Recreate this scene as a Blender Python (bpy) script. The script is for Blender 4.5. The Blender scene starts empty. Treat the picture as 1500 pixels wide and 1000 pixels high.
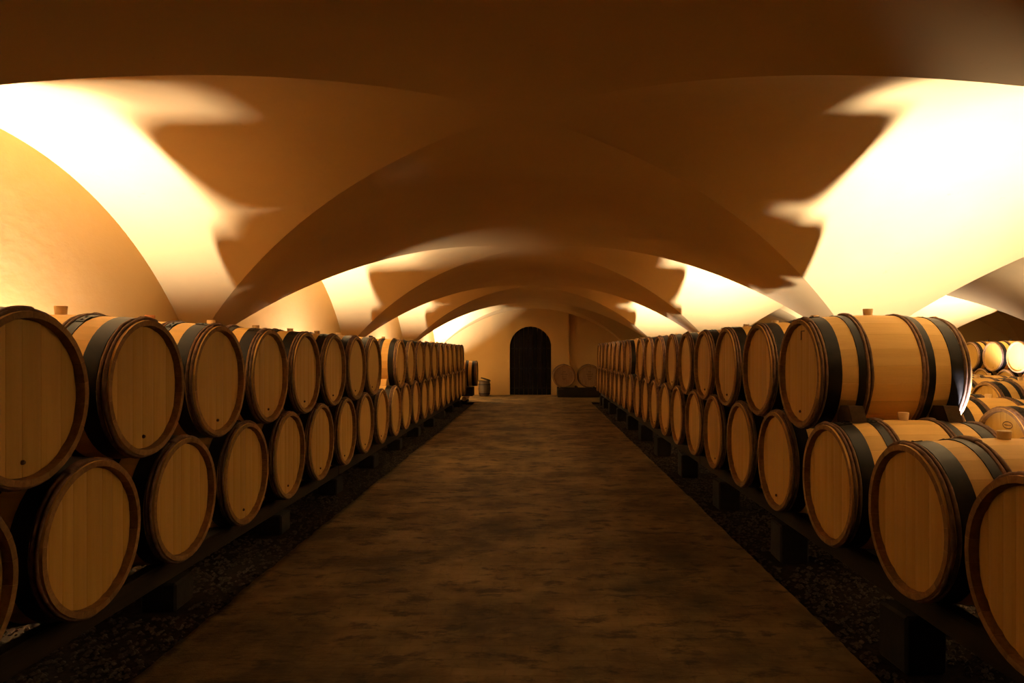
import bpy, bmesh, math, random
import numpy as np
from mathutils import Vector, Matrix

random.seed(7)
rng = np.random.default_rng(11)
PI = math.pi
scene = bpy.context.scene
COL = scene.collection

# ------------------------------------------------------------------ camera, world, exposure
CAM_X, CAM_Z = 0.12, 1.38
cam_d = bpy.data.cameras.new('camera')
cam_d.sensor_width = 36.0
cam_d.lens = 24.0
cam_d.shift_x = -38.0 / 1500
cam_d.shift_y = 14.5 / 1500
cam_d.clip_start = 0.05
cam = bpy.data.objects.new('camera', cam_d)
cam.location = (CAM_X, 0, CAM_Z)
cam.rotation_euler = (PI / 2, 0, 0)
COL.objects.link(cam)
scene.camera = cam

world = bpy.data.worlds.new('world')
world.use_nodes = True
world.node_tree.nodes['Background'].inputs[0].default_value = (0, 0, 0, 1)
world.node_tree.nodes['Background'].inputs[1].default_value = 0
scene.world = world

scene.view_settings.view_transform = 'Standard'
scene.view_settings.look = 'None'
scene.view_settings.gamma = 1.0
scene.view_settings.use_curve_mapping = False
scene.view_settings.exposure = 0.08
scene.cycles.use_denoising = True
scene.cycles.max_bounces = 12
scene.cycles.diffuse_bounces = 9
scene.cycles.sample_clamp_indirect = 6.0

LAMP_COL = (1.0, 0.95, 1.10)
LAMP_W = 190.0
LAMP_SPREAD = math.radians(112)


# ------------------------------------------------------------------ helpers
def mesh_from(name, verts, faces, smooth=False):
    me = bpy.data.meshes.new(name)
    me.from_pydata([tuple(v) for v in verts], [], [tuple(f) for f in faces])
    me.update()
    if smooth:
        me.polygons.foreach_set('use_smooth', [True] * len(me.polygons))
    return me


def link(name, me, mat=None, parent=None, loc=None, rot=None):
    o = bpy.data.objects.new(name, me)
    if mat is not None and me is not None and len(me.materials) == 0:
        me.materials.append(mat)
    COL.objects.link(o)
    if parent is not None:
        o.parent = parent
    if loc is not None:
        o.location = loc
    if rot is not None:
        o.rotation_euler = rot
    return o


def tag(o, label=None, cat=None, group=None, kind=None):
    if label: o['label'] = label
    if cat: o['category'] = cat
    if group: o['group'] = group
    if kind: o['kind'] = kind
    return o


def thing(name, label, cat, loc, rotz=0.0, group=None):
    o = bpy.data.objects.new(name, None)
    o.empty_display_size = 0.1
    o.location = loc
    o.rotation_euler = (0, 0, rotz)
    COL.objects.link(o)
    return tag(o, label, cat, group)


def box_mesh(name, x0, x1, y0, y1, z0, z1, bevel=0.0):
    bm = bmesh.new()
    bmesh.ops.create_cube(bm, size=1.0)
    for v in bm.verts:
        v.co = Vector(((x0 + x1) / 2 + v.co.x * (x1 - x0), (y0 + y1) / 2 + v.co.y * (y1 - y0),
                       (z0 + z1) / 2 + v.co.z * (z1 - z0)))
    if bevel > 0:
        bmesh.ops.bevel(bm, geom=bm.edges[:], offset=bevel, segments=1, affect='EDGES')
    me = bpy.data.meshes.new(name)
    bm.to_mesh(me)
    bm.free()
    return me


def lathe_mesh(name, prof, n, axis='Z', smooth=True, closed=False, arc=(0, 2 * PI), caps=False):
    """prof: list of (a, r) along the axis; revolved about the axis."""
    a0, a1 = arc
    full = abs((a1 - a0) - 2 * PI) < 1e-6
    m = n if full else n + 1
    verts, faces = [], []
    for i in range(m):
        t = a0 + (a1 - a0) * i / n
        c, s = math.cos(t), math.sin(t)
        for (a, r) in prof:
            verts.append((a, r * s, r * c) if axis == 'X' else (r * c, r * s, a))
    k = len(prof)
    for i in range(n):
        j = (i + 1) % m
        for p in range(k if closed else k - 1):
            q = (p + 1) % k
            f = (i * k + p, j * k + p, j * k + q, i * k + q)
            faces.append(f if axis == 'X' else f)
    if caps and closed and not full:
        faces.append(tuple(range(k)))
        faces.append(tuple(range((m - 1) * k, m * k))[::-1])
    me = mesh_from(name, verts, faces, smooth)
    bm = bmesh.new()
    bm.from_mesh(me)
    bmesh.ops.recalc_face_normals(bm, faces=bm.faces[:])
    bm.to_mesh(me)
    bm.free()
    if smooth:
        me.set_sharp_from_angle(angle=math.radians(40))
    return me


# ------------------------------------------------------------------ materials
def new_mat(name):
    m = bpy.data.materials.new(name)
    m.use_nodes = True
    nt = m.node_tree
    return m, nt, nt.nodes['Principled BSDF']


def N(nt, typ, **kw):
    n = nt.nodes.new(typ)
    for k, v in kw.items():
        setattr(n, k, v)
    return n


def ramp(nt, stops):
    r = nt.nodes.new('ShaderNodeValToRGB')
    el = r.color_ramp.elements
    while len(el) < len(stops):
        el.new(0.5)
    for e, (p, c) in zip(el, stops):
        e.position = p
        e.color = (*c, 1)
    return r


def coords(nt, scale=(1, 1, 1), rand=0.0, out='Object'):
    tc = N(nt, 'ShaderNodeTexCoord')
    mp = N(nt, 'ShaderNodeMapping')
    mp.inputs['Scale'].default_value = scale
    nt.links.new(tc.outputs[out], mp.inputs['Vector'])
    if rand:
        oi = N(nt, 'ShaderNodeObjectInfo')
        mu = N(nt, 'ShaderNodeMath', operation='MULTIPLY')
        mu.inputs[1].default_value = rand
        nt.links.new(oi.outputs['Random'], mu.inputs[0])
        nt.links.new(mu.outputs[0], mp.inputs['Location'])
    return mp


def noise(nt, vec, scale, detail=4.0, rough=0.6):
    n = N(nt, 'ShaderNodeTexNoise')
    n.inputs['Scale'].default_value = scale
    n.inputs['Detail'].default_value = detail
    n.inputs['Roughness'].default_value = rough
    nt.links.new(vec.outputs[0], n.inputs['Vector'])
    return n


def bump(nt, bsdf, src, strength, dist):
    b = N(nt, 'ShaderNodeBump')
    b.inputs['Strength'].default_value = strength
    b.inputs['Distance'].default_value = dist
    nt.links.new(src, b.inputs['Height'])
    nt.links.new(b.outputs[0], bsdf.inputs['Normal'])
    return b


def mixc(nt, a, b, fac, mode='MIX'):
    m = N(nt, 'ShaderNodeMix', data_type='RGBA', blend_type=mode)
    for sock, v in ((m.inputs[6], a), (m.inputs[7], b), (m.inputs[0], fac)):
        if isinstance(v, (int, float)):
            sock.default_value = v
        elif isinstance(v, tuple):
            sock.default_value = (*v, 1)
        else:
            nt.links.new(v, sock)
    return m.outputs[2]


def wood_mat(name, c0, c1, stretch, rand_amt=0.22, rough=0.62, spec=0.25):
    m, nt, b = new_mat(name)
    b.inputs['Specular IOR Level'].default_value = spec
    mp = coords(nt, stretch, rand=37.0)
    n1 = noise(nt, mp, 1.0, 6, 0.65)
    r = ramp(nt, [(0.3, c0), (0.7, c1)])
    nt.links.new(n1.outputs['Fac'], r.inputs[0])
    oi = N(nt, 'ShaderNodeObjectInfo')
    mr = N(nt, 'ShaderNodeMapRange')
    mr.inputs['To Min'].default_value = 1 - rand_amt
    mr.inputs['To Max'].default_value = 1 + rand_amt * 0.4
    nt.links.new(oi.outputs['Random'], mr.inputs['Value'])
    col = mixc(nt, r.outputs[0], mr.outputs[0], 1.0, 'MULTIPLY')
    nt.links.new(col, b.inputs['Base Color'])
    b.inputs['Roughness'].default_value = rough
    bump(nt, b, n1.outputs['Fac'], 0.25, 0.004)
    return m


def plaster_mat(name, base, dark, stain):
    m, nt, b = new_mat(name)
    mp = coords(nt, (1, 1, 1))
    big = noise(nt, mp, 0.9, 5, 0.6)
    r = ramp(nt, [(0.3, dark), (0.65, base)])
    nt.links.new(big.outputs['Fac'], r.inputs[0])
    spots = noise(nt, mp, 9.0, 6, 0.7)
    rs = ramp(nt, [(0.66, (0, 0, 0)), (0.78, (1, 1, 1))])
    nt.links.new(spots.outputs['Fac'], rs.inputs[0])
    mul = N(nt, 'ShaderNodeMath', operation='MULTIPLY')
    mul.inputs[1].default_value = 0.5
    nt.links.new(rs.outputs[0], mul.inputs[0])
    col = mixc(nt, r.outputs[0], stain, mul.outputs[0])
    nt.links.new(col, b.inputs['Base Color'])
    b.inputs['Roughness'].default_value = 0.95
    b.inputs['Specular IOR Level'].default_value = 0.1
    mp2 = coords(nt, (1, 1, 1.6))
    fine = noise(nt, mp2, 6.0, 8, 0.62)
    bump(nt, b, fine.outputs['Fac'], 0.14, 0.015)
    return m


PLASTER = plaster_mat('lime_plaster', (0.585, 0.386, 0.140), (0.54, 0.348, 0.12), (0.43, 0.245, 0.06))
OAK = wood_mat('oak_staves', (0.70, 0.41, 0.105), (0.79, 0.48, 0.13), (2.2, 26, 26), 0.16)
OAK_HEAD = wood_mat('oak_head_boards', (0.57, 0.32, 0.062), (0.65, 0.38, 0.08), (26, 26, 2.2), 0.13)
CHIME = wood_mat('stained_chime', (0.20, 0.105, 0.035), (0.38, 0.21, 0.07), (30, 30, 30), 0.2, 0.75)
OAK_OLD = wood_mat('oak_grey_brown', (0.30, 0.175, 0.08), (0.44, 0.27, 0.125), (26, 26, 3.0), 0.14)
BARK = wood_mat('chestnut_hoop_bark', (0.10, 0.055, 0.032), (0.27, 0.155, 0.095), (22, 22, 22), 0.25, 0.8)
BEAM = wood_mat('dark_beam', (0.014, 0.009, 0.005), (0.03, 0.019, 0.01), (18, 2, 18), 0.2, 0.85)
BUNG = wood_mat('bung_wood', (0.62, 0.42, 0.19), (0.74, 0.52, 0.26), (30, 30, 30), 0.3)
BUNG_DARK = wood_mat('bung_black', (0.015, 0.012, 0.01), (0.03, 0.024, 0.02), (30, 30, 30), 0.1)
BUNG_ORANGE = wood_mat('bung_terracotta', (0.62, 0.25, 0.08), (0.7, 0.3, 0.1), (30, 30, 30), 0.1)
PLUG = wood_mat('plug_wood', (0.10, 0.05, 0.02), (0.16, 0.085, 0.035), (30, 30, 30), 0.3)
WEDGE = wood_mat('wedge_wood', (0.035, 0.02, 0.01), (0.07, 0.04, 0.018), (20, 20, 20), 0.1, 0.9, 0.08)

m, nt, b = new_mat('black_iron')
mp = coords(nt, (14, 14, 14), rand=20)
n1 = noise(nt, mp, 1.0, 5, 0.6)
r = ramp(nt, [(0.35, (0.006, 0.005, 0.004)), (0.75, (0.020, 0.015, 0.011))])
nt.links.new(n1.outputs['Fac'], r.inputs[0])
nt.links.new(r.outputs[0], b.inputs['Base Color'])
b.inputs['Metallic'].default_value = 0.0
b.inputs['Specular IOR Level'].default_value = 0.22
rr = ramp(nt, [(0.3, (0.42,) * 3), (0.8, (0.6,) * 3)])
nt.links.new(n1.outputs['Fac'], rr.inputs[0])
nt.links.new(rr.outputs[0], b.inputs['Roughness'])
bump(nt, b, n1.outputs['Fac'], 0.1, 0.003)
IRON = m

m, nt, b = new_mat('worn_brick_path')
mp = coords(nt, (1, 1, 1))
big = noise(nt, mp, 1.6, 6, 0.65)
r = ramp(nt, [(0.36, (0.085, 0.052, 0.017)), (0.5, (0.18, 0.112, 0.036)), (0.64, (0.28, 0.178, 0.06))])
nt.links.new(big.outputs['Fac'], r.inputs[0])
mps = coords(nt, (4.2, 8.0, 1))
sp = noise(nt, mps, 1.0, 8, 0.7)
rs = ramp(nt, [(0.52, (0, 0, 0)), (0.62, (1, 1, 1))])
nt.links.new(sp.outputs['Fac'], rs.inputs[0])
mu = N(nt, 'ShaderNodeMath', operation='MULTIPLY'); mu.inputs[1].default_value = 0.75
nt.links.new(rs.outputs[0], mu.inputs[0])
c1 = mixc(nt, r.outputs[0], (0.035, 0.021, 0.010), mu.outputs[0])
br = N(nt, 'ShaderNodeTexBrick')
br.inputs['Color1'].default_value = (1, 1, 1, 1); br.inputs['Color2'].default_value = (0.78, 0.78, 0.78, 1)
br.inputs['Mortar'].default_value = (0.55, 0.55, 0.55, 1)
br.inputs['Scale'].default_value = 1.0
br.inputs['Brick Width'].default_value = 0.23
br.inputs['Row Height'].default_value = 0.075
br.inputs['Mortar Size'].default_value = 0.006
br.inputs['Mortar Smooth'].default_value = 0.6
mpb = coords(nt, (1, 1, 1))
wob = noise(nt, mp, 4.0, 3, 0.5)
wv = N(nt, 'ShaderNodeVectorMath', operation='SCALE'); wv.inputs['Scale'].default_value = 0.05
nt.links.new(wob.outputs['Color'], wv.inputs[0])
ad = N(nt, 'ShaderNodeVectorMath', operation='ADD')
nt.links.new(mpb.outputs[0], ad.inputs[0]); nt.links.new(wv.outputs[0], ad.inputs[1])
nt.links.new(ad.outputs[0], br.inputs['Vector'])
c2 = mixc(nt, c1, br.outputs['Color'], 0.38, 'MULTIPLY')
nt.links.new(c2, b.inputs['Base Color'])
b.inputs['Roughness'].default_value = 0.8
b.inputs['Specular IOR Level'].default_value = 0.3
fn = noise(nt, mps, 4.5, 9, 0.75)
bump(nt, b, fn.outputs['Fac'], 0.8, 0.05)
PATH = m

m, nt, b = new_mat('gravel')
mp = coords(nt, (1, 1, 1))
n1 = noise(nt, mp, 60.0, 3, 0.7)
r = ramp(nt, [(0.3, (0.015, 0.010, 0.007)), (0.75, (0.12, 0.085, 0.06))])
nt.links.new(n1.outputs['Fac'], r.inputs[0])
nt.links.new(r.outputs[0], b.inputs['Base Color'])
b.inputs['Roughness'].default_value = 0.9
GRAVEL = m

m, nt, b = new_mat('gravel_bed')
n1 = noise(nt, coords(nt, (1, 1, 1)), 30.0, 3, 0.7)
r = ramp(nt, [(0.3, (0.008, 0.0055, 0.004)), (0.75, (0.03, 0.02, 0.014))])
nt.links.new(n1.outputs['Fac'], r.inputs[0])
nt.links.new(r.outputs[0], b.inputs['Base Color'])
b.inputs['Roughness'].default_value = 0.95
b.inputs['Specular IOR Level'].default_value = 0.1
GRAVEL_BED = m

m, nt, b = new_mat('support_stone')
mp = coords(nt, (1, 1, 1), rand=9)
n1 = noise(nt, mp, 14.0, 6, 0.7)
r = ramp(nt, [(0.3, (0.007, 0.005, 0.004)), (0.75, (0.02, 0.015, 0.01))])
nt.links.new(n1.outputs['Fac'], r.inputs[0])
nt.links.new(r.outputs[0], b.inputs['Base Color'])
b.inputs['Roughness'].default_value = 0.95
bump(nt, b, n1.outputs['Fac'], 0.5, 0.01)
STONE = m

DOORWOOD = wood_mat('black_door_boards', (0.0035, 0.0026, 0.0018), (0.007, 0.005, 0.0035), (20, 20, 2), 0.3, 0.9, 0.04)
m, nt, b = new_mat('door_iron')
n1 = noise(nt, coords(nt, (9, 9, 9)), 1.0)
r = ramp(nt, [(0.3, (0.012, 0.009, 0.007)), (0.8, (0.024, 0.018, 0.014))])
nt.links.new(n1.outputs['Fac'], r.inputs[0]); nt.links.new(r.outputs[0], b.inputs['Base Color'])
b.inputs['Roughness'].default_value = 0.6
DOORIRON = m
m, nt, b = new_mat('glazed_crock')
n1 = noise(nt, coords(nt, (7, 7, 20)), 1.0)
r = ramp(nt, [(0.3, (0.055, 0.034, 0.016)), (0.8, (0.10, 0.062, 0.03))])
nt.links.new(n1.outputs['Fac'], r.inputs[0]); nt.links.new(r.outputs[0], b.inputs['Base Color'])
b.inputs['Roughness'].default_value = 0.6
CROCK = m
m, nt, b = new_mat('lamp_glass')
n1 = noise(nt, coords(nt, (9, 9, 9)), 1.0)
r = ramp(nt, [(0.3, LAMP_COL), (0.8, LAMP_COL)])
nt.links.new(n1.outputs['Fac'], r.inputs[0]); nt.links.new(r.outputs[0], b.inputs['Emission Color'])
b.inputs['Emission Strength'].default_value = 3.0
LENS = m

# ------------------------------------------------------------------ vault geometry
HALF_X, HALF_Y = 3.11, 2.545            # half a bay across and along
TP, KY = 2.86, 0.806                    # springing offset, plan ratio along/across
NAVE_W, BAY_L, BAY0 = 6.22, 5.09, 3.87
HC, RV, EV = CAM_Z + 1.349, 4.53, 4.93
Y0, Y1 = BAY0 - 2.5 * BAY_L, BAY0 + 3.5 * BAY_L
X0, X1 = -HALF_X, NAVE_W * 2 + HALF_X


def vault_h(t):
    return HC - EV * (1 - math.sqrt(max(0.0, 1 - (t / RV) ** 2)))


SPRING = vault_h(TP)
verts, faces = [], []
NT, NS = 56, 6
for nave in range(3):
    cx = nave * NAVE_W
    for bay in range(-2, 4):
        cy = BAY0 + bay * BAY_L
        for sec in range(4):
            base = len(verts)
            sg = 1 if sec % 2 == 0 else -1
            for i in range(NT + 1):
                t = -TP + 2 * TP * i / NT
                h = vault_h(t)
                for s in range(NS + 1):
                    f = s / NS
                    if sec < 2:      # cross vault, towards the arcade
                        xo = abs(t) + f * (HALF_X - abs(t))
                        verts.append((cx + sg * xo, cy + KY * t, h))
                    else:            # main vault, along the nave
                        yo = KY * abs(t) + f * (HALF_Y - KY * abs(t))
                        verts.append((cx + t, cy + sg * yo, h))
            for i in range(NT):
                for s in range(NS):
                    a = base + i * (NS + 1) + s
                    faces.append((a, a + 1, a + NS + 2, a + NS + 1))
me = mesh_from('ceiling', verts, faces, True)
bm = bmesh.new(); bm.from_mesh(me)
for f in bm.faces:
    f.normal_update()
    if f.normal.z > 0:
        f.normal_flip()
bm.to_mesh(me); bm.free()
tag(link('ceiling', me, PLASTER), 'low plastered groin vaults spanning the cellar in repeated bays', kind='structure')

# walls
tag(link('wall_left', box_mesh('wall_left', X0 - 0.3, X0, Y0, Y1, -0.1, 3.1), PLASTER),
    'plastered side wall with blind arches behind the barrels', kind='structure')
tag(link('wall_right', box_mesh('wall_right', X1, X1 + 0.3, Y0, Y1, -0.1, 3.1), PLASTER),
    'far plastered side wall beyond the arcades', kind='structure')
tag(link('wall_back', box_mesh('wall_back', X0 - 0.3, X1 + 0.3, Y0 - 0.3, Y0, -0.1, 3.1), PLASTER),
    'plastered wall closing the near end of the cellar', kind='structure')

# end wall: plain wall plus a proud central panel with the arched doorway
tag(link('wall_end', box_mesh('wall_end', X0 - 0.3, X1 + 0.3, Y1, Y1 + 0.3, -0.1, 3.1), PLASTER),
    'plastered end wall with the arched door', kind='structure')
DCX, DR, DSPR = -0.115, 0.655, 1.51
PY = Y1 - 0.13
pv, pf = [], []
arch = [(DCX - DR, 0.0), (DCX - DR, DSPR)]
for i in range(1, 24):
    a = PI - PI * i / 24
    arch.append((DCX + DR * math.cos(a), DSPR + DR * math.sin(a)))
arch += [(DCX + DR, DSPR), (DCX + DR, 0.0)]
PX0, PX1, PTOP = -1.35, 1.10, 2.95
outer = [(PX0, 0.0), (PX0, DSPR)] + [(PX0 + (PX1 - PX0) * (i - 1) / 22, PTOP) for i in range(1, 24)] + [(PX1, DSPR), (PX1, 0.0)]
n = len(arch)
for (x, z) in arch: pv.append((x, PY, z))
for (x, z) in outer: pv.append((x, PY, z))
for (x, z) in arch: pv.append((x, Y1, z))
for (x, z) in outer: pv.append((x, Y1, z))
for i in range(n - 1):
    pf.append((i, i + 1, n + i + 1, n + i))
    pf.append((i, 2 * n + i, 2 * n + i + 1, i + 1))
    pf.append((n + i, n + i + 1, 3 * n + i + 1, 3 * n + i))
tag(link('trim_1', mesh_from('trim_1', pv, pf), PLASTER), 'proud plaster panel around the arched doorway', kind='structure')

door = bpy.data.objects.new('door_1', None)
door.location = (DCX, Y1 - 0.02, 0)
COL.objects.link(door)
tag(door, 'black arched door of upright boards at the end of the aisle', kind='structure')
NB = 9
bw = 2 * DR / NB
for i in range(NB):
    xa, xb = -DR + i * bw + 0.006, -DR + (i + 1) * bw - 0.006
    xs = [xa + (xb - xa) * k / 4 for k in range(5)]
    v = []
    for x in xs:
        top = DSPR + math.sqrt(max(0.0, DR * DR - x * x))
        for yy in (-0.05, 0.0):
            v += [(x, yy, 0.012), (x, yy, top)]
    f = []
    for k in range(4):
        a = 4 * k; c = 4 * (k + 1)
        f += [(a, c, c + 1, a + 1), (a + 2, a + 3, c + 3, c + 2), (a + 1, c + 1, c + 3, a + 3)]
    f += [(0, 1, 3, 2), (16, 18, 19, 17)]
    link('board', mesh_from('board', v, f), DOORWOOD, door)
for z in (0.22, 0.84, 1.47):
    hw = DR - 0.03
    link('iron_strap', box_mesh('iron_strap', -hw, hw, -0.062, -0.05, z - 0.014, z + 0.014), DOORIRON, door)
rg = lathe_mesh('ring_handle', [(0.006 * math.cos(a * PI / 4), 0.055 + 0.006 * math.sin(a * PI / 4)) for a in range(8)], 20, 'Z', closed=True)
link('ring_handle', rg, DOORIRON, door, (0.5, -0.066, 1.0), (PI / 2, 0, 0))

# pillars of the arcades, half pillars on the walls
pm = box_mesh('pillar', -0.25, 0.25, -(HALF_Y - KY * TP), HALF_Y - KY * TP, 0, SPRING + 0.012, 0.0)
pm.materials.append(PLASTER)
ords = ['first', 'second', 'third', 'fourth', 'fifth', 'sixth', 'seventh', 'eighth', 'ninth', 'tenth', 'eleventh',
        'twelfth', 'thirteenth', 'fourteenth', 'fifteenth', 'sixteenth', 'seventeenth', 'eighteenth', 'nineteenth',
        'twentieth', 'twenty-first', 'twenty-second']
for line in range(4):
    for k in range(-1, 6):
        y = BAY0 + (k - 1.5) * BAY_L
        o = link('pillar', pm, PLASTER, None, (-HALF_X + line * NAVE_W, y, -0.03))
        tag(o, 'square plastered pillar carrying the vaults', kind='structure')

# ------------------------------------------------------------------ floor
EDGE_L, EDGE_R = -1.585, 1.56


def vnoise(x, y, seed):
    xi, yi = np.floor(x).astype(int), np.floor(y).astype(int)
    fx, fy = x - xi, y - yi
    fx, fy = fx * fx * (3 - 2 * fx), fy * fy * (3 - 2 * fy)

    def hsh(a, c):
        h = (a * 374761393 + c * 668265263 + seed * 974711) & 0x7fffffff
        h = ((h ^ (h >> 13)) * 1274126177) & 0x7fffffff
        return (h & 0xffff) / 65535.0
    return (hsh(xi, yi) * (1 - fx) * (1 - fy) + hsh(xi + 1, yi) * fx * (1 - fy)
            + hsh(xi, yi + 1) * (1 - fx) * fy + hsh(xi + 1, yi + 1) * fx * fy)


def relief_floor(x0, x1, y0, y1, step, amp):
    nx, ny = int((x1 - x0) / step) + 1, int((y1 - y0) / step) + 1
    gx, gy = np.meshgrid(np.linspace(x0, x1, nx), np.linspace(y0, y1, ny), indexing='ij')
    z = (vnoise(gx * 3.1, gy * 4.5, 1) - .5) * 1.0 + (vnoise(gx * 8, gy * 13, 2) - .5) * 0.6 + (vnoise(gx * 17, gy * 27, 3) - .5) * .35
    z = z * amp
    v = np.stack([gx, gy, z], -1).reshape(-1, 3)
    idx = np.arange(nx * ny).reshape(nx, ny)
    q = np.stack([idx[:-1, :-1], idx[1:, :-1], idx[1:, 1:], idx[:-1, 1:]], -1).reshape(-1, 4)
    v = v.tolist(); q = q.tolist()
    # skirts so that the path has a real edge above the gravel
    for col in (idx[0], idx[-1]):
        b0 = len(v)
        for i in col:
            p = v[i]; v.append([p[0], p[1], -0.12])
        for j in range(len(col) - 1):
            q.append([int(col[j]), int(col[j + 1]), b0 + j + 1, b0 + j])
    return mesh_from('floor', v, q, True)


fl = link('floor', relief_floor(EDGE_L, EDGE_R, -8.7, 18.45, 0.045, 0.016), PATH)
tag(fl, 'worn earthy brick path down the middle of the cellar', kind='structure')
fl2 = link('floor_end', relief_floor(X0, 3.2, 18.45, Y1, 0.06, 0.014), PATH)
tag(fl2, 'worn brick floor in front of the door wall', kind='structure')
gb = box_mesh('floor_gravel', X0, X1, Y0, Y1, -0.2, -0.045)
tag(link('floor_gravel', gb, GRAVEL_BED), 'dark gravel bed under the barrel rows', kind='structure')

# loose gravel
octa = np.array([(1, 0, 0), (-1, 0, 0), (0, 1, 0), (0, -1, 0), (0, 0, 1), (0, 0, -1)], float)
of = np.array([(0, 2, 4), (2, 1, 4), (1, 3, 4), (3, 0, 4), (2, 0, 5), (1, 2, 5), (3, 1, 5), (0, 3, 5)])


def pebbles(name, xa, xb, ya, yb, count, rails, blocks, lab):
    px = rng.uniform(xa, xb, count)
    py = ya + (yb - ya) * rng.uniform(0, 1, count) ** 1.6
    keep = np.ones(count, bool)
    for rx in rails:
        for by in blocks:
            keep &= ~((abs(px - rx) < .15) & (abs(py - by) < .19))
    px, py = px[keep], py[keep]
    count = len(px)
    s = rng.uniform(0.007, 0.02, count)
    V = octa[None] * (s[:, None, None] * rng.uniform(.6, 1.25, (count, 6, 1)))
    V[:, :, 2] *= 0.65
    V[:, :, 0] += px[:, None]; V[:, :, 1] += py[:, None]
    V[:, :, 2] += (-0.045 + s * 0.35)[:, None]
    F = of[None] + (np.arange(count) * 6)[:, None, None]
    o = link(name, mesh_from(name, V.reshape(-1, 3).tolist(), F.reshape(-1, 3).tolist()), GRAVEL)
    tag(o, lab, 'gravel', kind='stuff')


# ------------------------------------------------------------------ barrel
BL, RB, RH = 0.845, 0.346, 0.318        # length, bilge radius, head radius


def rad(a):
    u = (a - BL / 2) / (BL / 2)
    return RB - (RB - RH) * abs(u) ** 1.9


NST = 22
# one stave, its centre on +Z, axis X, from -BL/2
half = PI / NST - 0.0009
sv, sf = [], []
AS = [0, .045, .16, .30, .4225, .545, .685, .80, BL]
cols = 3
for a in AS:
    rr_ = rad(a)
    for c in range(cols):
        t = -half + 2 * half * c / (cols - 1)
        sv.append((a - BL / 2, rr_ * math.sin(t), rr_ * math.cos(t)))
    for c in range(cols):
        t = -half + 2 * half * c / (cols - 1)
        ri = rr_ - (0.024 if a in (0, BL) else 0.034)
        sv.append((a - BL / 2, ri * math.sin(t), ri * math.cos(t)))
kk = cols * 2
for i in range(len(AS) - 1):
    p, q = i * kk, (i + 1) * kk
    for c in range(cols - 1):
        sf.append((p + c, q + c, q + c + 1, p + c + 1))
        if i == 0 or i == len(AS) - 2:
            sf.append((p + cols + c, p + cols + c + 1, q + cols + c + 1, q + cols + c))
    sf.append((p, p + cols, q + cols, q))
    sf.append((p + cols - 1, q + cols - 1, q + kk - 1, p + kk - 1))
for base, flip in ((0, 1), ((len(AS) - 1) * kk, -1)):
    for c in range(cols - 1):
        f = (base + c, base + c + 1, base + cols + c + 1, base + cols + c)
        sf.append(f[::flip])
STAVE = mesh_from('stave', sv, sf, True)
STAVE.set_sharp_from_angle(angle=math.radians(35))
STAVE.materials.append(OAK); STAVE.materials.append(CHIME)
for p in STAVE.polygons:
    if abs(p.normal.x) > .8 or (p.normal.z < -.3): p.material_index = 1

# whole body for the far barrels (same profile, staves joined)
bp = [(a - BL / 2, rad(a)) for a in AS]
bp = [(-BL / 2 + .04, RH - .034), (-BL / 2, RH - .024)] + bp + [(BL / 2, RH - .024), (BL / 2 - .04, RH - .034)]
BODY = lathe_mesh('body', bp, 44, 'X')
BODY.materials.append(OAK); BODY.materials.append(CHIME)
for p in BODY.polygons:
    c = p.center
    if abs(p.normal.x) > .8 or math.hypot(c.y, c.z) < RH - .026: p.material_index = 1

RHB = 0.287
HX = -BL / 2 + 0.030


def head_boards(widths):
    out = []
    tot = sum(widths)
    x = -RHB
    for w in widths:
        w = w / tot * 2 * RHB
        ya, yb = x + 0.0008, x + w - 0.0008
        x += w
        k = 5
        v, f = [], []
        for i in range(k):
            y = ya + (yb - ya) * i / (k - 1)
            zt = math.sqrt(max(1e-6, RHB ** 2 - y * y))
            dep = 0.003 if i in (0, k - 1) else 0.0
            v += [(HX + dep, y, -zt), (HX + dep, y, zt)]
        for i in range(k - 1):
            a = 2 * i
            f.append((a, a + 1, a + 3, a + 2))
        b0 = len(v)
        for i in (0, k - 1):
            y = ya + (yb - ya) * i / (k - 1)
            zt = math.sqrt(max(1e-6, RHB ** 2 - y * y))
            v += [(HX + .025, y, -zt), (HX + .025, y, zt)]
        f += [(0, b0, b0 + 1, 1), (2 * k - 2, 2 * k - 1, b0 + 3, b0 + 2)]
        me = mesh_from('head_board', v, f)
        me.materials.append(OAK_HEAD)
        out.append(me)
    return out


HEADS = [head_boards(w) for w in ([1, 1.3, 1.5, 1.1, 1.4, 1.2, .9], [.8, 1.2, 1.1, 1.6, 1.3, 1.0, 1.2, .8],
                                  [1.1, 1.4, 1.2, 1.0, 1.5, 1.1])]


def head_disc(mat, name='head'):
    v = [(HX, 0, 0)] + [(HX, RHB * math.sin(2 * PI * i / 40), RHB * math.cos(2 * PI * i / 40)) for i in range(40)]
    f = [(0, 1 + (i + 1) % 40, 1 + i) for i in range(40)]
    me = mesh_from(name, v, f)
    me.materials.append(mat)
    return me


HEAD = head_disc(OAK_HEAD)
HEAD_OLD = head_disc(OAK_OLD)


def band(a0, a1, th, name):
    return lathe_mesh(name, [(a0 - BL / 2, rad(a0) - .004), (a0 - BL / 2, rad(a0) + th), (a1 - BL / 2, rad(a1) + th),
                             (a1 - BL / 2, rad(a1) - .004)], 48, 'X', closed=True)


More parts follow.
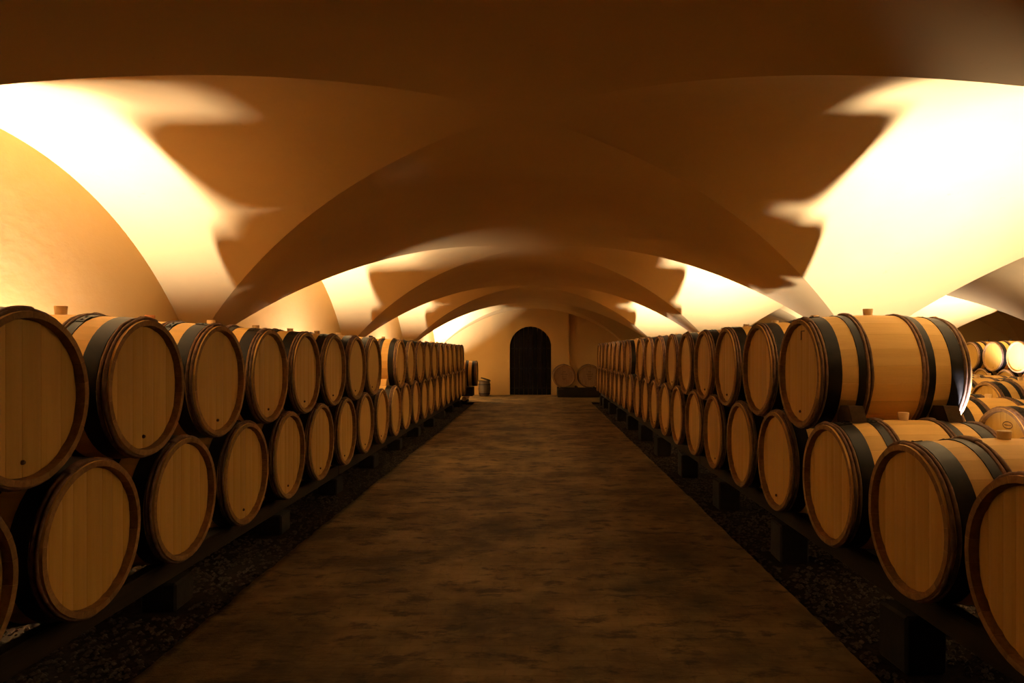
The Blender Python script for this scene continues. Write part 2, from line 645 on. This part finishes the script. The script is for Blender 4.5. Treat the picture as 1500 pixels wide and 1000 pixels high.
def rod(a, rr0, name, n=40, seed=0):
    """half-round peeled withy hoop, slightly uneven like the real thing"""
    v, f = [], []
    k = 7
    R0 = random.Random(seed)
    ph = [R0.uniform(0, 6.28) for _ in range(4)]
    for i in range(n):
        t = 2 * PI * i / n
        wob = 0.0014 * math.sin(5 * t + ph[0]) + 0.001 * math.sin(11 * t + ph[1])
        wx = 0.0016 * math.sin(3 * t + ph[2]) + 0.001 * math.sin(8 * t + ph[3])
        for j in range(k):
            q = 2 * PI * j / k
            r_ = rad(a) + 0.002 + (rr0 + wob) * math.sin(q)
            v.append((a - BL / 2 + wx + (rr0 + wob * .5) * math.cos(q), r_ * math.sin(t), r_ * math.cos(t)))
    for i in range(n):
        for j in range(k):
            f.append((i * k + j, ((i + 1) % n) * k + j, ((i + 1) % n) * k + (j + 1) % k, i * k + (j + 1) % k))
    me = mesh_from(name, v, f, True)
    bm = bmesh.new(); bm.from_mesh(me); bmesh.ops.recalc_face_normals(bm, faces=bm.faces[:]); bm.to_mesh(me); bm.free()
    me.materials.append(BARK)
    return me


IRON_BANDS = [band(.050, .122, .0035, 'iron_hoop'), band(.212, .252, .0035, 'iron_hoop'),
              band(BL - .252, BL - .212, .0035, 'iron_hoop'), band(BL - .122, BL - .050, .0035, 'iron_hoop')]
for me in IRON_BANDS: me.materials.append(IRON)
ROD_A = [.018, .038, .262, .281, BL - .281, BL - .262, BL - .038, BL - .018]
RODS = [rod(a, 0.0088, 'wooden_hoop', 40, i) for i, a in enumerate(ROD_A)]


def pair(a, b_):
    rr_ = rad((a + b_) / 2)
    s = 0.0105
    pr = []
    for c in (a, b_):
        pr += [(c - BL / 2 - s, rad(c)), (c - BL / 2 - s * .6, rad(c) + .0075), (c - BL / 2, rad(c) + .0105), (c - BL / 2 + s * .6, rad(c) + .0075)]
    pr.append((b_ - BL / 2 + s, rad(b_)))
    me = lathe_mesh('wooden_hoop', pr, 40, 'X')
    me.materials.append(BARK)
    return me


PAIRS = [pair(ROD_A[0], ROD_A[1]), pair(ROD_A[2], ROD_A[3]), pair(ROD_A[4], ROD_A[5]), pair(ROD_A[6], ROD_A[7])]


def binding(a, b_, name='withy_binding'):
    """wicker wrap of a pair of hoops: ridged sleeve over about 20 degrees"""
    v, f = [], []
    n, k = 20, 10
    am = (a + b_) / 2
    for i in range(n + 1):
        t = -0.17 + 0.34 * i / n
        rid = 0.0022 * (1 if i % 2 else -1)
        if i in (0, n): rid = -0.006
        for j in range(k):
            q = 2 * PI * j / k
            r_ = rad(am) + 0.003 + (0.0115 + rid) * math.sin(q)
            v.append((am - BL / 2 + (0.0205 + rid) * math.cos(q), r_ * math.sin(t), r_ * math.cos(t)))
    for i in range(n):
        for j in range(k):
            f.append((i * k + j, i * k + (j + 1) % k, (i + 1) * k + (j + 1) % k, (i + 1) * k + j))
    me = mesh_from(name, v, f, True)
    me.materials.append(BARK)
    return me


BINDS = [binding(ROD_A[i], ROD_A[i + 1]) for i in (0, 2, 4, 6)]


def joint(a0, a1):
    """riveted overlap of an iron hoop"""
    bm = bmesh.new()
    am = (a0 + a1) / 2
    n = 5
    rows = []
    for i in range(n + 1):
        t = -0.10 + 0.20 * i / n
        row = []
        for a in (a0 + .002, a1 - .002):
            r_ = rad(a) + .0065
            row.append(bm.verts.new((a - BL / 2, r_ * math.sin(t), r_ * math.cos(t))))
        rows.append(row)
    for i in range(n):
        bm.faces.new((rows[i][0], rows[i][1], rows[i + 1][1], rows[i + 1][0]))
    ret = bmesh.ops.extrude_face_region(bm, geom=bm.faces[:])
    for e in ret['geom']:
        if isinstance(e, bmesh.types.BMVert):
            rr_ = math.hypot(e.co.y, e.co.z)
            e.co.y *= (rr_ - .006) / rr_; e.co.z *= (rr_ - .006) / rr_
    for t in (-0.05, 0.05):
        r_ = rad(am) + .0065
        mt = Matrix.Translation((am - BL / 2, r_ * math.sin(t), r_ * math.cos(t))) @ Matrix.Rotation(-t, 4, 'X')
        bmesh.ops.create_uvsphere(bm, u_segments=8, v_segments=5, radius=0.0075, matrix=mt @ Matrix.Diagonal((1, 1, .6, 1)))
    bmesh.ops.recalc_face_normals(bm, faces=bm.faces[:])
    me = bpy.data.meshes.new('rivet_joint')
    bm.to_mesh(me); bm.free()
    me.materials.append(IRON)
    return me


JOINTS = [joint(.050, .122), joint(.212, .252), joint(BL - .252, BL - .212), joint(BL - .122, BL - .050)]


def bung_mesh(mat):
    me = lathe_mesh('bung', [(-.03, .0), (-.03, .021), (.036, .0285), (.040, .0265), (.040, .0)], 18, 'Z')
    me.materials.append(mat)
    return me


BUNGS = {'tan': bung_mesh(BUNG), 'black': bung_mesh(BUNG_DARK), 'orange': bung_mesh(BUNG_ORANGE)}
PLUGM = lathe_mesh('tap_plug', [(-.009, .0), (-.008, .006), (-.004, .0085), (.008, .0095)], 12, 'X')
PLUGM.materials.append(PLUG)
n_barrel = 0


def barrel(loc, rotz, label, group, scale=1.0, near=False, bung='tan', old=False, plug=True, seed=None):
    """loc: x, y of the barrel's middle and the height of its axis; front head towards local -X."""
    global n_barrel
    R0 = random.Random(n_barrel if seed is None else seed)
    n_barrel += 1
    t = thing('wine_barrel', label, 'barrel', (loc[0], loc[1], loc[2] - RB * scale), rotz, group)
    t.scale = (scale,) * 3
    C = (0, 0, RB)
    roll = R0.uniform(0, 2 * PI)
    if near:
        for i in range(NST):
            link('stave', STAVE, None, t, C, (roll * 0 + 2 * PI * (i + .5) / NST, 0, 0))
        for me in HEADS[R0.randrange(3)]:
            link('head_board', me, None, t, C, (R0.choice((0, PI)) * 0, 0, 0))
        link('head', HEAD, None, t, C, (0, 0, PI))
        h4 = [link('iron_hoop', me, None, t, C) for me in IRON_BANDS]
        for j, me in enumerate(JOINTS):
            link('rivet_joint', me, None, h4[j], None, (R0.uniform(-.4, .4), 0, 0))
        hs = [link('wooden_hoop', me, None, t, C, (R0.uniform(0, 6.28), 0, 0)) for me in RODS]
        for j, me in enumerate(BINDS):
            a = R0.uniform(-.35, .35)
            link('withy_binding', me, None, hs[2 * j], None, (a - hs[2 * j].rotation_euler.x, 0, 0))
    else:
        link('body', BODY, None, t, C, (roll, 0, 0))
        hm = HEAD_OLD if old else HEAD
        link('head', hm, None, t, C, (0, 0, 0))
        link('head', hm, None, t, C, (0, 0, PI))
        for me in IRON_BANDS: link('iron_hoop', me, None, t, C)
        hs = [link('wooden_hoop', me, None, t, C) for me in PAIRS]
        for j in (0, 1):
            link('withy_binding', BINDS[j], None, hs[j], None, (R0.uniform(-.3, .3), 0, 0))
    link('bung', BUNGS[bung], None, t, (0, 0, RB * 2 + R0.uniform(-.008, .002)))
    if plug and R0.random() < (.8 if loc[2] > .9 else .35):
        link('tap_plug', PLUGM, None, t, (HX, R0.uniform(-.03, .03), RB - 0.232))
    return t


def mark_bar(t, y, z, hw, hh):
    link('head_mark', box_mesh('head_mark', HX - .0015, HX + .001, y - hw, y + hw, RB + z - hh, RB + z + hh), PLUG, t)


NEAR_Y = 7.0
RX, LX = 1.67, -1.79               # planes of the barrel rims that face the path
PITR, PITL = 0.793, 0.783
LS = 1.035
R_UP, R_LO = 1.251, 0.664
L_UP, L_LO = 1.203, 0.575
GR_RL, GR_RU = 'lower tier of the pillar-side row', 'upper tier of the pillar-side row'
GR_LL, GR_LU = 'lower tier of the wall-side row', 'upper tier of the wall-side row'


def jit(a): return random.uniform(-a, a)


NLOW = 21
for k in range(NLOW):
    y = 2.10 + PITR * k + (0.06 if k == 0 else 0)
    barrel((RX + BL / 2 + jit(.008), y, R_LO), jit(.012),
           f'oak barrel in lower tier of the pillar-side row, {ords[NLOW - 1 - k]} from the door end', GR_RL, near=y < NEAR_Y)
for k in range(2, 20):
    if k == 11: continue
    y = 2.4965 + PITR * k
    lab = f'oak barrel in upper tier of the pillar-side row, {ords[19 - k] if k > 11 else ords[10 - k]} ' + \
          ('from the door end' if k > 11 else 'before the gap')
    if k == 2:
        lab = 'oak barrel heading the upper pillar-side tier, whole hooped flank and both wedges exposed'
    if k == 12:
        lab = 'oak barrel in upper pillar-side tier just past the one-barrel gap'
    t = barrel((RX + BL / 2 + (jit(.008) if k > 2 else 0), y, R_UP), jit(.012) if k > 2 else 0.0, lab, GR_RU, near=y < NEAR_Y)

    if k == 2:      # faint hooked scratch high on the head
        mark_bar(t, .015, .225, .004, .028)
        mark_bar(t, -.012, .25, .026, .003)

for k in range(NLOW):
    y = 2.175 + PITL * k
    barrel((LX - BL * LS / 2 + jit(.008), y, L_LO), PI + jit(.012),
           f'oak barrel in lower tier along the blind-arch wall, {ords[NLOW - 1 - k]} from the door end', GR_LL, LS, near=y < NEAR_Y)
for k in range(20):
    if k == 8: continue
    y = 2.567 + PITL * k
    bg = {9: 'black', 2: 'orange'}.get(k, 'tan')
    lab = f'oak barrel in upper tier along the blind-arch wall, {ords[19 - k] if k > 8 else ords[7 - k]} ' + \
          ('from the door end' if k > 8 else 'before the gap')
    if k == 2: lab = 'oak barrel with an orange bung in the upper tier along the blind-arch wall'
    if k == 9: lab = 'oak barrel with a black bung and exposed flank just past the wall-side gap'
    barrel((LX - BL * LS / 2 + jit(.008), y, L_UP), PI + jit(.012), lab, GR_LU, LS, near=y < NEAR_Y or k in (8, 9), bung=bg)

# barrels of the neighbouring aisle
for k, y in enumerate((5.32, 6.10, 6.88)):
    t = barrel((3.72 + BL / 2, y, 0.62), 0, f'oak barrel in single tier just beyond the pillars, {ords[k]} from the exposed barrel flank',
           'single tier beyond the pillars', near=True)
    if k == 0:      # small branded oval on the head
        ov = []
        for q in range(24):
            a = 2 * PI * q / 24
            ov += [(HX - .0015, -.045 + .058 * math.cos(a), RB + .19 + .030 * math.sin(a)), (HX - .0015, -.045 + .050 * math.cos(a), RB + .19 + .023 * math.sin(a))]
        link('head_mark', mesh_from('head_mark', ov, [(2 * q, 2 * ((q + 1) % 24), 2 * ((q + 1) % 24) + 1, 2 * q + 1) for q in range(24)]), PLUG, t)
        mark_bar(t, -.045, .19, .038, .003)
        mark_bar(t, -.045, .145, .018, .006)
for k, y in enumerate((8.10, 8.89)):
    barrel((5.42 + BL / 2, y, 0.69), 0, f'oak barrel in the middle single row of the next aisle, {ords[k]} behind the pillar row',
           'middle single row of the next aisle', near=True)
for k, y in enumerate((9.9, 10.69, 11.48)):
    barrel((6.76 + BL / 2, y, 0.66), 0, f'oak barrel in low row before the brightly lit stack, {ords[k]} towards the door wall',
           'low row before the lit stack', near=False)
for k, y in enumerate((14.19, 14.97, 15.75)):
    barrel((10.07 + BL / 2, y, R_UP + .012), 0, f'pale brightly lit barrel atop the far stack, {ords[k]} towards the door wall',
           'upper tier of the lit far stack', near=False, bung='black')
for k, y in enumerate((13.79, 14.57, 15.36, 16.15)):
    barrel((10.07 + BL / 2, y, R_LO), 0, f'oak barrel underneath the brightly lit far stack, {ords[k]} towards the door wall',
           'lower tier of the lit far stack', near=False)

# barrels at the end wall
for k, x in enumerate((0.90, 1.66)):
    t = barrel((x, 20.3 + BL / 2, 0.64), PI / 2,
               ('brown barrel lying head-on beside the arched door' if k == 0 else 'brown barrel lying head-on partly behind the pillar-side row'),
               'two barrels on the wall plinth', old=True, plug=False)
    for j, (z, w) in enumerate(((.13, .05), (.06, .10), (.0, .07), (-.06, .06), (-.10, .04))):
        link('head_mark', box_mesh('head_mark', HX - .002, HX + .001, -w, w, RB + z - .008, RB + z + .008), PLUG, t)
barrel((-1.535 - BL * LS / 2, 18.64, 0.775), PI, 'single oak barrel on a log cradle past the end of the wall-side row', 'barrel on the log cradle', LS)

# ------------------------------------------------------------------ racks
def rack(name, label, x_list, top_z, ya, yb, blocks):
    t = thing(name, label, 'rack', ((x_list[0] + x_list[-1]) / 2, (ya + yb) / 2, -0.045))
    ox, oy, oz = t.location
    for x in x_list:
        L = (yb - ya) / 3
        for s in range(3):
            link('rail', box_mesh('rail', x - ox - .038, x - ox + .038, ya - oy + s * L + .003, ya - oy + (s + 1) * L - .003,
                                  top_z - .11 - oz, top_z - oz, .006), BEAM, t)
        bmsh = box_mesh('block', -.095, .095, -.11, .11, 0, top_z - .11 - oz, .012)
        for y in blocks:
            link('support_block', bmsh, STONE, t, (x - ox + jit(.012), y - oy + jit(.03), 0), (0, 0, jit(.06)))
    return t


RAIL_R, RAIL_L = [RX + .165, RX + BL - .165], [LX - .171, LX - BL * LS + .171]
rb = [1.55 + 1.56 * i for i in range(11)] + [17.95]
rl = [2.30 + 1.53 * i for i in range(11)] + [17.85]
dR = rad(.205) + .002
rack('barrel_rack', 'dark timber rails on stone blocks under the pillar-side barrels', RAIL_R, R_LO - dR - .001, 1.5, 18.2, rb)
rack('barrel_rack', 'dark timber rails on stone blocks under the wall-side barrels', RAIL_L, L_LO - dR * LS - .001, 1.5, 18.0, rl)
for x0, zc, ya, yb, lab in ((3.72, .62, 4.8, 7.4, 'dark rails under the single tier just beyond the pillars'),
                            (5.42, .69, 7.6, 9.4, 'dark rails under the middle single row of the next aisle'),
                            (6.76, .66, 9.4, 12.0, 'dark rails under the low row before the lit stack'),
                            (10.07, R_LO, 13.3, 16.7, 'dark rails under the brightly lit far stack')):
    rack('barrel_rack', lab, [x0 + .165, x0 + BL - .165], zc - dR - .001, ya, yb, [ya + .3, (ya + yb) / 2, yb - .3])

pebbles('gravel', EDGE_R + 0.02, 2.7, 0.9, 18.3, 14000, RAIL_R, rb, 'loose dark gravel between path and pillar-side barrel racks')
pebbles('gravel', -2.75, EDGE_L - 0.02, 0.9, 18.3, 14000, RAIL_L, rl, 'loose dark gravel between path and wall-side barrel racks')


# plinth for the two barrels at the end wall
t = thing('barrel_plinth', 'dark timber plinth under two barrels at the door wall', 'plinth', (1.42, 20.75, 0))
for yy in (-.42, .12):
    link('beam', box_mesh('beam', -.72, .72, yy, yy + .16, .012, .27, .01), BEAM, t)
for x, z in ((-.69, .295), (-.14, .33), (.42, .295)):
    link('chock', box_mesh('chock', x - .03, x + .03, -.40, .26, .27, z, .006), BEAM, t)

# cradle for the single barrel
t = thing('log_cradle', 'low cradle of dark beams with round log ends under single barrel', 'cradle', (-1.975, 18.64, -.005))
for x in (-.17, .12):
    link('log', lathe_mesh('log', [(-.42, 0), (-.42, .062), (.42, .066), (.42, 0)], 16, 'X'), OAK_OLD, t, (x, 0, .12), (0, 0, PI / 2))
for yy in (-.17, .17):
    link('beam', box_mesh('beam', -.42, .34, yy - .05, yy + .05, .18, .415, .01), BEAM, t)
for x in (-.17, .12):
    link('foot', box_mesh('foot', x - .07, x + .07, -.22, .22, .0, .07, .008), BEAM, t)

# small stave tub with a tilted lid beside the door
t = thing('lidded_tub', 'small round tub with a tilted lid beside the door wall', 'tub', (-1.53, 21.05, 0.004))
prof = [(0, 0), (0, .145), (.06, .165), (.22, .19), (.38, .178), (.46, .158), (.46, .14), (.42, .14), (.42, 0)]
tb = link('body', lathe_mesh('body', prof, 28, 'Z'), CROCK, t)
for z, rr_ in ((.08, .173), (.36, .184)):
    link('hoop', lathe_mesh('hoop', [(z - .015, rr_ - .008), (z - .015, rr_ + .004), (z + .015, rr_ + .004), (z + .015, rr_ - .008)], 28, 'Z', closed=True), IRON, t)
link('rim', lathe_mesh('rim', [(.455, .15), (.455, .20), (.475, .20), (.475, .15)], 28, 'Z', closed=True), CROCK, t)
link('lid', lathe_mesh('lid', [(-.012, 0), (-.012, .15), (.012, .15), (.02, .13), (.02, 0)], 24, 'Z'), BEAM, t, (.03, 0, .52), (0, .28, 0))


def wedge(label, xa, xb, ylo, zlo, yup, zup, r, mat=WEDGE):
    """chock in the crevice between a lower and an upper barrel, on the side away from the door"""
    c = 0.004
    pts = []
    for k in range(6):
        y = ylo - .05 + .19 * k / 5
        pts.append((y, zlo + math.sqrt((r + c) ** 2 - (y - ylo) ** 2)))
    for k in range(4):
        z = pts[5][1] + .03 + .075 * k / 3
        y = yup - math.sqrt((r + c) ** 2 - (zup - z) ** 2)
        if y > pts[5][0]: y = pts[5][0]
        pts.append((y, z))
    pts.append((ylo + .0, pts[-1][1] + .004))
    n = len(pts)
    ox, oy, oz = (xa + xb) / 2, pts[2][0], pts[2][1]
    v = [(xa - ox, y - oy, z - oz) for y, z in pts] + [(xb - ox, y - oy, z - oz) for y, z in pts]
    f = [tuple(range(n)), tuple(range(2 * n - 1, n - 1, -1))] + [(i, n + i, n + (i + 1) % n, (i + 1) % n) for i in range(n)]
    me = mesh_from('wooden_wedge', v, f)
    bm = bmesh.new(); bm.from_mesh(me); bmesh.ops.recalc_face_normals(bm, faces=bm.faces[:]); bm.to_mesh(me); bm.free()
    return tag(link('wooden_wedge', me, mat, None, (ox, oy, oz)), label, 'wedge', 'wedges holding the upper barrels')


ylo, yup = 2.10 + PITR * 2, 2.4965 + PITR * 2
wedge('dark wedge under the rear hoops of the exposed upper barrel', RX + .64, RX + .718, ylo, R_LO, yup, R_UP, rad(.64))
wedge('dark wedge under the front hoops of the exposed upper barrel', RX + .127, RX + .205, ylo, R_LO, yup, R_UP, rad(.205))
wedge('pale wedge beside the upper wall-side barrel past the gap', LX - .21, LX - .133, 2.175 + PITL * 9, L_LO, 2.567 + PITL * 9, L_UP, rad(.205) * LS, OAK)

# ------------------------------------------------------------------ uplights (hidden behind the barrel rows in the photo)
def uplight(label, x, y, z, power, sx=.10, sy=.30, lean=0.0, lean_x=0.0, wall=False):
    t = thing('uplight', label, 'lamp', (x, y, z), 0, 'uplights washing the vaults')
    w, l = sx / 2 + .02, sy / 2 + .02
    hv = [(-w, -l, -.10), (w, -l, -.10), (w, l, -.10), (-w, l, -.10), (-w, -l, 0), (w, -l, 0), (w, l, 0), (-w, l, 0),
          (-sx / 2, -sy / 2, 0), (sx / 2, -sy / 2, 0), (sx / 2, sy / 2, 0), (-sx / 2, sy / 2, 0),
          (-sx / 2, -sy / 2, -.03), (sx / 2, -sy / 2, -.03), (sx / 2, sy / 2, -.03), (-sx / 2, sy / 2, -.03)]
    hf = [(0, 3, 2, 1), (0, 1, 5, 4), (1, 2, 6, 5), (2, 3, 7, 6), (3, 0, 4, 7), (4, 5, 9, 8), (5, 6, 10, 9), (6, 7, 11, 10),
          (7, 4, 8, 11), (8, 9, 13, 12), (9, 10, 14, 13), (10, 11, 15, 14), (11, 8, 12, 15), (12, 13, 14, 15)]
    link('housing', mesh_from('housing', hv, hf), IRON, t)
    link('lens', box_mesh('lens', -sx / 2 + .002, sx / 2 - .002, -sy / 2 + .002, sy / 2 - .002, -.026, -.012), LENS, t)
    if wall:
        link('bracket', box_mesh('bracket', -abs(x - X0), -w, -.03, .03, -.09, -.05), IRON, t)
    else:
        link('stand', box_mesh('stand', -.04, .04, -.06, .06, -z - .045, -.10), IRON, t)
    ld = bpy.data.lights.new('uplight', 'AREA')
    ld.shape = 'RECTANGLE'
    ld.size, ld.size_y = sx, sy
    ld.color = LAMP_COL
    ld.energy = power
    ld.spread = LAMP_SPREAD
    lo = bpy.data.objects.new('lamp_light', ld)
    lo.parent = t
    lo.location = (0, 0, 0.004)
    lo.rotation_euler = (PI - lean, lean_x, 0)
    COL.objects.link(lo)
    return t


for k in range(4):
    uplight(f'uplight on the blind-arch wall behind the barrels, {ords[3 - k]} bay from the door', -3.02,
            BAY0 + k * BAY_L + (.45 if k == 3 else 0), 0.32, LAMP_W * (2.5 if k == 3 else .93), .09, .5, lean=.30 if k == 3 else 0, lean_x=-.17 if k == 3 else 0, wall=True)
for k in range(3):
    uplight(f'uplight between the pillars behind the barrels, {ords[3 - k]} bay from the door', 2.84, BAY0 + k * BAY_L, 0.09,
            LAMP_W * 1.5, .10, .5, lean=.27 if k == 0 else 0)
for k in range(4):
    uplight(f'uplight between the far pillars of the next aisle, {ords[3 - k]} bay from the door', 9.25, BAY0 + k * BAY_L, 0.30, LAMP_W * 1.3, .10, .5)
